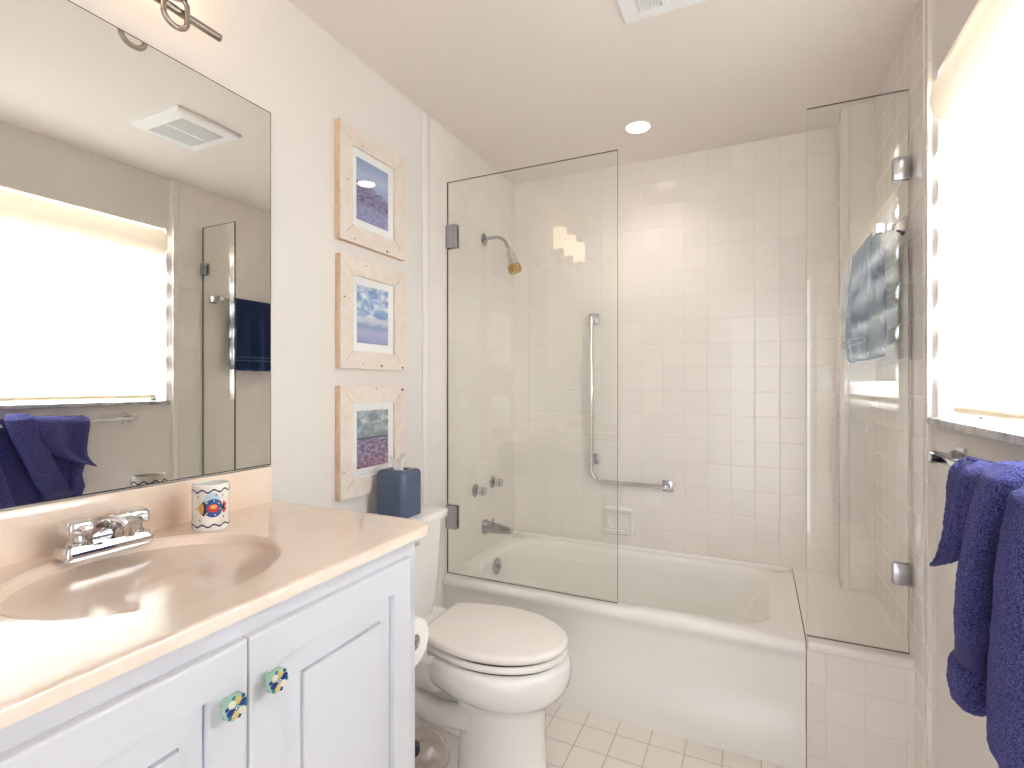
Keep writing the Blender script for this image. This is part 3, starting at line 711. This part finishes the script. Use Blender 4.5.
# ------------------------------------------------------------ bathtub
bt = thing('bathtub', (0.70, 2.30, 0), 'white enamel alcove bathtub behind the glass shower door', 'bathtub')
TX0, TX1, TY0, TY1, TZ = 0.006, 1.395, 1.93, 2.669, 0.419
m_ = MB()
def tr(d, z, r): return rrect(TX0 + 0, TY0 + d, TX1, TY1, r, z, 10)
outer = [tr(0.004, 0.0, 0.002), tr(0.004, 0.128, 0.002), tr(0.013, 0.142, 0.002), tr(0.013, 0.347, 0.002), tr(0.009, 0.372, 0.002), tr(0.001, 0.384, 0.002), tr(0.0, 0.396, 0.004), tr(0.003, 0.409, 0.006), tr(0.011, 0.417, 0.010), tr(0.022, TZ, 0.015)]
def ti(l, f, r_, b, z, rl, rr2): return rrect(TX0 + l, TY0 + f, TX1 - r_, TY1 - b, [rr2, rl, rl, rr2], z, 10)
inner = [ti(0.062, 0.076, 0.088, 0.055, TZ - 0.001, 0.19, 0.13), ti(0.070, 0.084, 0.098, 0.062, TZ - 0.006, 0.19, 0.13), ti(0.075, 0.090, 0.108, 0.067, TZ - 0.020, 0.19, 0.13),
         ti(0.084, 0.098, 0.150, 0.074, 0.33, 0.18, 0.13), ti(0.098, 0.108, 0.20, 0.084, 0.22, 0.17, 0.12), ti(0.115, 0.125, 0.25, 0.100, 0.13, 0.15, 0.11), ti(0.145, 0.155, 0.29, 0.13, 0.095, 0.12, 0.09), ti(0.22, 0.22, 0.37, 0.20, 0.085, 0.08, 0.06)]
m_.loft(outer + inner, M['tub']); m_.build('tub_shell', bt, sharp=50)
m_ = MB(); m_.box((TX0, TY1 - 0.030, TZ - 0.012), (TX1, TY1 + 0.001, TZ + 0.018), M['tub'], 0.012, 4); m_.build('back_flange', bt)
m_ = MB(); ox = 0.092
m_.lathe([(0.040, 0), (0.041, 0.004), (0.036, 0.009), (0.012, 0.011)], M['steel'], (ox - 0.006, 2.292, 0.362), 'x', 32)
m_.lathe([(0.008, 0), (0.009, 0.015), (0.006, 0.018)], M['chrome'], (ox + 0.004, 2.292, 0.362), 'x', 16); m_.box((ox + 0.006, 2.286, 0.362), (ox + 0.022, 2.298, 0.374), M['chrome'], 0.003)
m_.build('overflow_plate', bt)
m_ = MB(); m_.lathe([(0.026, 0), (0.026, 0.003), (0.014, 0.005)], M['chrome'], (0.30, 2.30, 0.085), 'z', 24); m_.build('drain', bt)

# spout and valves on the tiled left wall
XW = 0.0045
sp = MB()
rings = []
for x, z, hw, hh in ((XW, 0.542, 0.026, 0.036), (0.012, 0.542, 0.026, 0.036), (0.016, 0.543, 0.022, 0.031), (0.08, 0.541, 0.019, 0.024), (0.135, 0.538, 0.017, 0.018), (0.150, 0.537, 0.013, 0.014)):
    rings.append([(x, 2.318 + hw * math.copysign(abs(math.cos(a)) ** 0.7, math.cos(a)), z + hh * math.copysign(abs(math.sin(a)) ** 0.7, math.sin(a))) for a in [2 * PI * i / 28 for i in range(28)]])
sp.loft(rings, M['steel']); so = sp.build('tub_spout', sharp=45)
tag(so, 'chrome bathtub spout with diverter knob on the left shower wall', 'tub spout')
m_ = MB(); m_.lathe([(0.003, 0), (0.003, 0.014), (0.008, 0.016), (0.007, 0.021)], M['steel'], (0.055, 2.318, 0.564), 'z', 14); m_.build('diverter_knob', so)
for yy, zz, lb in ((2.222, 0.742, 'round chrome shower valve nearer the glass door hinge, left tiled wall'), (2.405, 0.752, 'round chrome shower valve nearer the back corner, left tiled wall')):
    t = thing('shower_valve', (XW, yy, zz), lb, 'shower valve')
    m_ = MB(); m_.lathe([(0.030, 0), (0.031, 0.004), (0.024, 0.010), (0.012, 0.014)], M['steel'], (XW, yy, zz), 'x', 32); m_.build('flange', t)
    m_ = MB(); m_.lathe([(0.010, 0.010), (0.010, 0.020), (0.021, 0.024), (0.022, 0.030), (0.022, 0.050), (0.020, 0.056), (0.012, 0.058)], M['chrome'], (XW, yy, zz), 'x', 10); m_.build('handle', t)

# shower head
ys = 2.313
shd = thing('wall_shower', (XW, ys, 1.99), 'chrome shower head with a brass tinted rim on a curved arm, left tiled wall', 'shower head')
m_ = MB(); m_.lathe([(0.031, 0), (0.032, 0.003), (0.022, 0.010), (0.010, 0.012)], M['steel'], (XW, ys, 1.990), 'x', 32); m_.build('flange', shd)
pts = [(XW, ys, 1.990), (0.04, ys, 1.994)] + [(0.07 + 0.066 * math.sin(a), ys, 1.994 - 0.066 * (1 - math.cos(a)) * 1.0) for a in [i * (PI / 2 - 0.35) / 8 for i in range(9)]] + [(0.146, ys, 1.925)]
m_ = MB(); m_.tube(pts, 0.0085, M['steel'], 16); m_.build('arm', shd)
d = Vector((0.035, 0, -0.118)); o_ = Vector((0.146, ys, 1.928)); dn = d.normalized()
def along(prof, m, n=28):
    b = MB(); sd = dn.cross(Vector((0, 1, 0))); rings = []
    for r, h in prof: rings.append([tuple(o_ + dn * h + (Vector((0, 1, 0)) * math.cos(2 * PI * i / n) + sd * math.sin(2 * PI * i / n)) * r) for i in range(n)])
    b.loft(rings, m); return b
along([(0.011, -0.004), (0.014, 0.010), (0.014, 0.018), (0.022, 0.026), (0.026, 0.055), (0.031, 0.088)], M['chrome'], 12).build('head_body', shd)
along([(0.031, 0.088), (0.034, 0.092), (0.034, 0.116), (0.030, 0.123), (0.020, 0.124)], M['brass']).build('spray_face', shd)

# grab bar
gb = thing('grab_bar', (0.66, YB, 0.75), 'L shaped chrome grab bar with square flanges on the back tiled wall', 'grab bar')
gx, gy = 0.472, YB - 0.048
pts = [(gx, gy, 1.612), (gx, gy, 0.82)] + [(gx + 0.062 - 0.062 * math.cos(a), gy, 0.82 - 0.062 * math.sin(a)) for a in [i * PI / 2 / 10 for i in range(1, 11)]] + [(0.845, gy, 0.756)]
m_ = MB(); m_.tube(pts, 0.0105, M['chrome'], 20); m_.build('bar', gb)
for (x, z) in ((gx + 0.003, 1.606), (gx + 0.003, 0.868), (0.850, 0.756)):
    m_ = MB(); m_.box((x - 0.026, YB - 0.009, z - 0.027), (x + 0.026, YB - 0.0005, z + 0.027), M['steel'], 0.003)
    m_.tube([(x, YB - 0.008, z), (x, gy + 0.0, z)], 0.0125, M['chrome'], 16); m_.build('flange', gb)

# ceramic soap dish
sd_ = thing('soap_dish', (0.612, YB, 0.50), 'white ceramic wall soap dish below the grab bar', 'soap dish')
m_ = MB()
sx0, sx1, sz0, sz1 = 0.540, 0.684, 0.492, 0.636
def SR(a, y, zt=0, zbm=0): return [(x, y, z) for x, _, z in [(p[0], 0, p[1]) for p in [(q[0], q[1]) for q in rrect(sx0 + a, sz0 + a + zbm, sx1 - a, sz1 - a - zt, 0.024, 0, 6)]]]
m_.loft([SR(0, YB - 0.0005), SR(0, YB - 0.014), SR(0.004, YB - 0.019), SR(0.016, YB - 0.019), SR(0.020, YB - 0.014), SR(0.022, YB - 0.002)], M['porcelain']); m_.build('back_plate', sd_)
m_ = MB(); prof = [(0, 0.0), (0.0, 0.022), (0.045, 0.022), (0.062, 0.034), (0.066, 0.030), (0.062, 0.012), (0.035, 0.0)]
m_.loft([[(x, YB - 0.016 - a, sz0 + 0.004 + b) for a, b in prof] for x in (sx0 + 0.010, sx1 - 0.010)], M['porcelain']); m_.build('tray', sd_)
m_ = MB(); m_.box((sx0 + 0.002, YB - 0.045, sz1 - 0.032), (sx1 - 0.002, YB - 0.015, sz1 - 0.004), M['porcelain'], 0.010, 3); m_.build('hood', sd_)

# ------------------------------------------------------------ glass door and fixed glass panel
YG = 1.971
gd = thing('glass_door', (0.004, YG, 0.436), 'clear frameless glass shower door hinged on the left tiled wall', 'shower door')
def pane(x0, x1, z0_, z1_, name, par, edge_l, edge_r):
    b = MB(); t = 0.005
    b.poly([(x0, YG - t, z0_), (x1, YG - t, z0_), (x1, YG - t, z1_), (x0, YG - t, z1_)], M['glass'])
    b.poly([(x0, YG + t, z0_), (x0, YG + t, z1_), (x1, YG + t, z1_), (x1, YG + t, z0_)], M['glass'])
    b.poly([(x0, YG - t, z0_), (x0, YG - t, z1_), (x0, YG + t, z1_), (x0, YG + t, z0_)], M[edge_l])
    b.poly([(x1, YG - t, z0_), (x1, YG + t, z0_), (x1, YG + t, z1_), (x1, YG - t, z1_)], M[edge_r])
    b.poly([(x0, YG - t, z1_), (x1, YG - t, z1_), (x1, YG + t, z1_), (x0, YG + t, z1_)], M['glass_edge_dark'])
    b.poly([(x0, YG - t, z0_), (x0, YG + t, z0_), (x1, YG + t, z0_), (x1, YG - t, z0_)], M['glass_edge_dark'])
    return b.build(name, par, sharp=10)
pane(0.0060, 0.769, 0.424, 2.157, 'pane', gd, 'dark', 'glass_edge_dark')
for za, zb_ in ((1.862, 1.966), (0.622, 0.726)):
    m_ = MB(); m_.box((0.0062, YG - 0.014, za), (0.060, YG - 0.0052, zb_), M['steel'], 0.003).box((0.0062, YG + 0.0052, za), (0.060, YG + 0.014, zb_), M['steel'], 0.003)
    m_.box((0.0042, YG - 0.014, za), (0.0058, YG + 0.026, zb_), M['steel'], 0.002); m_.build('hinge', gd)
gp = thing('glass_panel', (1.54, YG, 0.431), 'narrow clear glass panel standing on the tiled ledge by the right wall', 'glass panel')
pane(1.400, 1.6745, 0.431, 2.170, 'pane', gp, 'glass_edge_dark', 'glass_edge')
for za, zb_ in ((1.892, 1.962), (0.642, 0.708)):
    m_ = MB(); m_.box((1.632, YG - 0.014, za), (1.6795, YG - 0.0052, zb_), M['steel'], 0.003).box((1.632, YG + 0.0052, za), (1.6795, YG + 0.014, zb_), M['steel'], 0.003); m_.build('clamp', gp)

# ------------------------------------------------------------ towel bars and towels
def towel_bar(xw, ya, yb, z, label, name='towel_bar', proj=0.070):
    t = thing(name, (xw, (ya + yb) / 2, z), label, 'towel bar')
    xb = xw - proj
    m_ = MB(); m_.box((xb - 0.008, ya, z - 0.008), (xb + 0.008, yb, z + 0.008), M['chrome'], 0.002); m_.build('bar', t)
    for y in (ya, yb):
        m_ = MB()
        def Q(x, a, dz=0.0): return [(x, y + a * c, z + a * s + dz) for c, s in ((-1, -1), (1, -1), (1, 1), (-1, 1))]
        m_.loft([Q(xw - 0.0005, 0.024), Q(xw - 0.006, 0.024), Q(xw - 0.010, 0.018), Q(xw - 0.026, 0.010), Q(xb + 0.018, 0.010), Q(xb + 0.010, 0.014), Q(xb - 0.011, 0.014), Q(xb - 0.014, 0.011)], M['chrome'])
        m_.build('bracket', t, sharp=20)
    return t
towel_bar(WP, 0.99, 1.580, 1.086, 'chrome towel bar with square brackets below the window, holding the blue towel', proj=0.056)
towel_bar(W, 2.035, 2.47, 1.765, 'chrome towel bar inside the shower on the right tiled wall')

def terry_disp(o, strength=0.004, size=0.02):
    tx = bpy.data.textures.new('terry_clouds', 'CLOUDS'); tx.noise_scale = size
    md = o.modifiers.new('disp', 'DISPLACE'); md.texture = tx; md.strength = strength; md.mid_level = 0.5; md.texture_coords = 'LOCAL'

# shower towel folded over its bar
st = thing('shower_towel', (1.61, 2.27, 1.34), 'dark navy towel folded over the towel bar inside the shower', 'towel')
xb_ = W - 0.070
def tring(x, y0_, y1_, r=0.0): pass
m_ = MB(); rings = []
n = 26
for k in range(n + 1):
    y = 2.105 + 0.345 * k / n
    w = 0.006 * math.sin(k * 0.9) + 0.004 * math.sin(k * 0.37)
    xo0 = xb_ - 0.022 + w * 0.6; xi0 = xb_ + 0.022 + w * 0.2
    ring = [(xo0 - 0.012 + w, y, 1.338 + 0.003 * math.sin(k)), (xo0 - 0.014 + w * 1.2, y, 1.45), (xo0 - 0.008 + w, y, 1.60), (xb_ - 0.020, y, 1.74), (xb_ - 0.017, y, 1.772), (xb_, y, 1.788),
            (xb_ + 0.017, y, 1.772), (xb_ + 0.024, y, 1.74), (xi0 + 0.012, y, 1.55), (xi0 + 0.014, y, 1.345)]
    # inner side back up
    ring += [(xi0 - 0.004, y, 1.343), (xi0 - 0.002, y, 1.55), (xb_ + 0.010, y, 1.72), (xb_ + 0.0095, y, 1.765), (xb_, y, 1.775), (xb_ - 0.0095, y, 1.765), (xb_ - 0.010, y, 1.72), (xo0 + 0.006, y, 1.58), (xo0 + 0.004, y, 1.45), (xo0 + 0.003, y, 1.339)]
    rings.append(ring)
m_.loft(rings, M['navy_towel']); m_.build('towel_cloth', st, sharp=80, sub=1)
m_ = MB()
for zc_ in (1.405, 1.425):
    rr = []
    for k in range(n + 1):
        y = 2.110 + 0.335 * k / n; w = 0.006 * math.sin(k * 0.9) + 0.004 * math.sin(k * 0.37)
        x = xb_ - 0.022 + w * 0.6 - 0.0150 + w * 1.1
        rr.append([(x, y, zc_ - 0.002), (x, y, zc_ + 0.002)])
    m_.loft(rr, M['navy_stripe'], closed=False)
m_.build('woven_stripe', st)

# bath towel on the bar under the window: bunched folds of thick terry
bw = thing('bath_towel', (1.62, 1.20, 0.62), 'thick royal blue terry towel draped in folds over the bar under the window', 'towel')
xbr = WP - 0.056
def pillow(path, m, n=28, pw=0.8):
    """path: (x, y, z, half width along dirn, half thickness, yaw)"""
    b = MB(); rings = []
    for (x, y, z, hw, ht, yaw) in path:
        ring = []
        for i in range(n):
            a = 2 * PI * i / n; c, s = math.cos(a), math.sin(a)
            u = hw * math.copysign(abs(c) ** pw, c); v = ht * math.copysign(abs(s) ** pw, s)
            ring.append((x + u * math.sin(yaw) + v * math.cos(yaw) * -1, y + u * math.cos(yaw) - v * math.sin(yaw) * -1, z))
        rings.append(ring)
    b.loft(rings, m); return b
def interp(keys, n):
    out = []
    for i in range(n + 1):
        t = i / n * (len(keys) - 1); k = min(int(t), len(keys) - 2); f = t - k; f2 = f * f * (3 - 2 * f) * 0.5 + f * 0.5
        out.append(tuple(a + (b - a) * f2 for a, b in zip(keys[k], keys[k + 1])))
    return out
# back layer against the wall
o_b = pillow(interp([(xbr + 0.002, 1.214, 1.115, 0.150, 0.010, 0.0), (xbr + 0.008, 1.214, 1.095, 0.172, 0.022, 0.0), (xbr + 0.018, 1.198, 0.990, 0.166, 0.026, 0), (xbr + 0.018, 1.196, 0.855, 0.160, 0.028, 0), (xbr + 0.017, 1.189, 0.739, 0.165, 0.030, 0), (xbr + 0.017, 1.177, 0.660, 0.155, 0.026, 0)], 28), M['towel']).build('back_layer', bw, sharp=80, sub=1)
# folded corner that sticks out to the left
m_ = MB()
A = [Vector((xbr + 0.010, 1.379, 1.109)), Vector((xbr - 0.0078, 1.383, 1.077)), Vector((xbr - 0.0140, 1.372, 0.990)), Vector((xbr - 0.0240, 1.368, 0.925)), Vector((xbr - 0.052, 1.392, 0.872))]
B = [Vector((xbr + 0.010, 1.164, 1.122)), Vector((xbr - 0.0281, 1.154, 1.097)), Vector((xbr - 0.0437, 1.170, 1.019)), Vector((xbr - 0.0437, 1.245, 0.937)), Vector((xbr - 0.0500, 1.386, 0.872))]
def cr(P, t):
    t = t * (len(P) - 1); k = min(int(t), len(P) - 2); f = t - k
    p0, p1, p2, p3 = P[max(k - 1, 0)], P[k], P[k + 1], P[min(k + 2, len(P) - 1)]
    return 0.5 * ((2 * p1) + (p2 - p0) * f + (2 * p0 - 5 * p1 + 4 * p2 - p3) * f * f + (3 * p1 - p0 - 3 * p2 + p3) * f ** 3)
rings = []; nu = 30
for k in range(31):
    t = k / 30; a, b = cr(A, t), cr(B, t); fr, bk = [], []
    wdt = (b - a).length; tp_ = min(1, wdt / 0.14)
    for i in range(nu + 1):
        u = i / nu; p = a.lerp(b, u)
        fold = (0.010 * math.sin(u * PI * 3.2 + 0.8 - t) + 0.010 * math.sin(u * PI)) * tp_
        th_ = (0.004 + 0.010 * tp_) * (math.sin(PI * u) ** 0.4 if 0 < u < 1 else 0)
        fr.append((p.x - fold - th_, p.y, p.z)); bk.append((p.x - fold + th_ * 0.6, p.y, p.z))
    rings.append(fr + bk[::-1])
m_.loft(rings, M['towel']); o_a = m_.build('folded_corner', bw, sharp=80, sub=1)
# front roll hanging down with its flat woven band
keys = [(xbr + 0.0, 1.119, 1.133, 0.040, 0.020, 0.0), (xbr - 0.0296, 1.114, 1.109, 0.052, 0.024, 0.1), (xbr - 0.0390, 1.136, 1.029, 0.056, 0.026, 0.25), (xbr - 0.0390, 1.175, 0.932, 0.058, 0.028, 0.35), (xbr - 0.0312, 1.215, 0.835, 0.060, 0.030, 0.3), (xbr - 0.0234, 1.239, 0.792, 0.056, 0.030, 0.3), (xbr - 0.0218, 1.245, 0.779, 0.052, 0.026, 0.3)]
o_f = pillow(interp(keys, 30), M['towel']).build('front_fold', bw, sharp=80, sub=1)
keys = [(xbr - 0.0218, 1.243, 0.791, 0.054, 0.028, 0.3), (xbr - 0.0203, 1.248, 0.775, 0.058, 0.031, 0.3), (xbr - 0.0187, 1.251, 0.750, 0.058, 0.031, 0.3), (xbr - 0.0179, 1.252, 0.743, 0.054, 0.027, 0.3)]
o_g = pillow(interp(keys, 8), M['towel_band']).build('woven_band', bw, sharp=80); o_g['label'] = 'flat woven border band'
keys = [(xbr - 0.0179, 1.255, 0.750, 0.054, 0.027, 0.3), (xbr - 0.0203, 1.264, 0.729, 0.068, 0.036, 0.3), (xbr - 0.0203, 1.268, 0.695, 0.072, 0.037, 0.3), (xbr - 0.0187, 1.267, 0.668, 0.064, 0.032, 0.3), (xbr - 0.0172, 1.264, 0.656, 0.050, 0.018, 0.3)]
o_h = pillow(interp(keys, 16), M['towel']).build('lower_hem', bw, sharp=80, sub=1)
keys = [(xbr + 0.0, 0.989, 1.125, 0.036, 0.020, 0.0), (xbr - 0.0312, 0.984, 1.099, 0.044, 0.026, 0.0), (xbr - 0.0406, 0.988, 0.990, 0.050, 0.030, 0.0), (xbr - 0.0359, 1.010, 0.845, 0.058, 0.034, 0.0), (xbr - 0.0296, 1.030, 0.758, 0.066, 0.036, 0.0), (xbr - 0.0265, 1.032, 0.690, 0.072, 0.036, 0.0), (xbr - 0.0234, 1.027, 0.660, 0.062, 0.022, 0.0)]
o_c = pillow(interp(keys, 30), M['towel']).build('front_fold', bw, sharp=80, sub=1)
keys = [(xbr + 0.006, 1.344, 0.952, 0.022, 0.018, 0.0), (xbr + 0.004, 1.338, 0.894, 0.032, 0.022, 0.0), (xbr + 0.004, 1.330, 0.835, 0.026, 0.024, 0.0), (xbr + 0.002, 1.332, 0.777, 0.034, 0.026, 0.0), (xbr + 0.004, 1.318, 0.719, 0.030, 0.022, 0.0)]
o_d = pillow(interp(keys, 20), M['towel']).build('side_fold', bw, sharp=80, sub=1)
for o in (o_b, o_a, o_f, o_h, o_c, o_d): terry_disp(o, 0.006, 0.010)

# ------------------------------------------------------------ ceiling vent
cv_ = thing('ceiling_vent', (1.045, 1.51, CE), 'square white exhaust fan grille in the ceiling', 'exhaust fan')
vx0, vy0, vx1, vy1 = 0.878, 1.325, 1.202, 1.614
m_ = MB()
def VR(i, z): return [(vx0 + i, vy0 + i, z), (vx1 - i, vy0 + i, z), (vx1 - i, vy1 - i, z), (vx0 + i, vy1 - i, z)]
m_.loft([VR(0.0, CE - 0.0005), VR(0.0, CE - 0.010), VR(0.006, CE - 0.016), VR(0.042, CE - 0.022), VR(0.050, CE - 0.022), VR(0.052, CE - 0.012)], M['white_plastic'], True, True)
m_.build('grille_frame', cv_, sharp=15)
MB().box((vx0 + 0.052, vy0 + 0.052, CE - 0.0118), (vx1 - 0.052, vy1 - 0.052, CE - 0.0105), M['vent_dark']).build('fan_opening_shade', cv_)  # near-black plate stands in for the shade behind the slats
m_ = MB(); nx = 20
for k in range(nx):
    x = vx0 + 0.056 + (vx1 - vx0 - 0.112) * (k + 0.5) / nx
    m_.box((x - 0.0016, vy0 + 0.05, CE - 0.0225), (x + 0.0016, vy1 - 0.05, CE - 0.0170), M['white_plastic'])
m_.box(((vx0 + vx1) / 2 - 0.003, vy0 + 0.05, CE - 0.0225), ((vx0 + vx1) / 2 + 0.003, vy1 - 0.05, CE - 0.012), M['white_plastic'])
m_.build('louvre_slats', cv_)

# ------------------------------------------------------------ recessed downlight over the tub
dl = thing('recessed_downlight', (0.778, 2.305, CE), 'round lit recessed downlight in the ceiling over the bathtub', 'ceiling light')
m_ = MB(); m_.lathe([(0.058, 0), (0.058, -0.002), (0.055, -0.003), (0.050, -0.003), (0.049, -0.001)], M['white_plastic'], (0.778, 2.305, CE), 'z', 40, False, False); m_.build('trim_ring', dl)
m_ = MB(); m_.lathe([(0.0495, -0.0022), (0.040, -0.0035)], M['lamp_disc'], (0.778, 2.305, CE), 'z', 32); m_.build('lens', dl)
sl = bpy.data.lights.new('downlight_beam', 'SPOT'); sl.energy = 12; sl.spot_size = math.radians(130); sl.spot_blend = 0.8; sl.color = (1.0, 0.90, 0.80); sl.shadow_soft_size = 0.04
so_ = bpy.data.objects.new('downlight_beam', sl); C.objects.link(so_); so_.parent = dl; so_.location = (0, 0, -0.012)

# ------------------------------------------------------------ vanity light above the mirror
vl = thing('vanity_light', (0.0, 0.545, 2.12), 'three lamp brushed nickel vanity light with frosted shades above the mirror', 'vanity light')
m_ = MB(); m_.tube([(0.070, 0.285, 2.102), (0.070, 0.841, 2.102)], 0.0092, M['nickel'], 20); m_.build('cross_bar', vl)
m_ = MB(); m_.box((0.001, 0.49, 2.085), (0.022, 0.60, 2.185), M['nickel'], 0.004); m_.tube([(0.02, 0.545, 2.12), (0.05, 0.545, 2.115), (0.070, 0.545, 2.100)], 0.008, M['nickel'], 12)
m_.build('back_plate', vl)
for yy in (0.325, 0.525, 0.725):
    m_ = MB()
    pts = [(0.085, yy - 0.026, 2.115)] + [(0.085, yy - 0.026 * math.cos(a), 2.076 - 0.022 * math.sin(a)) for a in [i * PI / 12 for i in range(13)]] + [(0.085, yy + 0.026, 2.115), (0.085, yy + 0.012, 2.130), (0.085, yy, 2.133)]
    m_.tube(pts, 0.0062, M['nickel'], 12); m_.build('loop_arm', vl)
    m_ = MB(); m_.lathe([(0.016, 2.120), (0.024, 2.124), (0.024, 2.146)], M['nickel'], (0.085, yy, 0), 'z', 24); m_.build('lamp_holder', vl)
    m_ = MB(); m_.lathe([(0.026, 2.146), (0.040, 2.150), (0.042, 2.160), (0.042, 2.280), (0.038, 2.280), (0.038, 2.165), (0.02, 2.155)], M['lamp_glass'], (0.085, yy, 0), 'z', 32, False, True); m_.build('lamp_shade', vl)
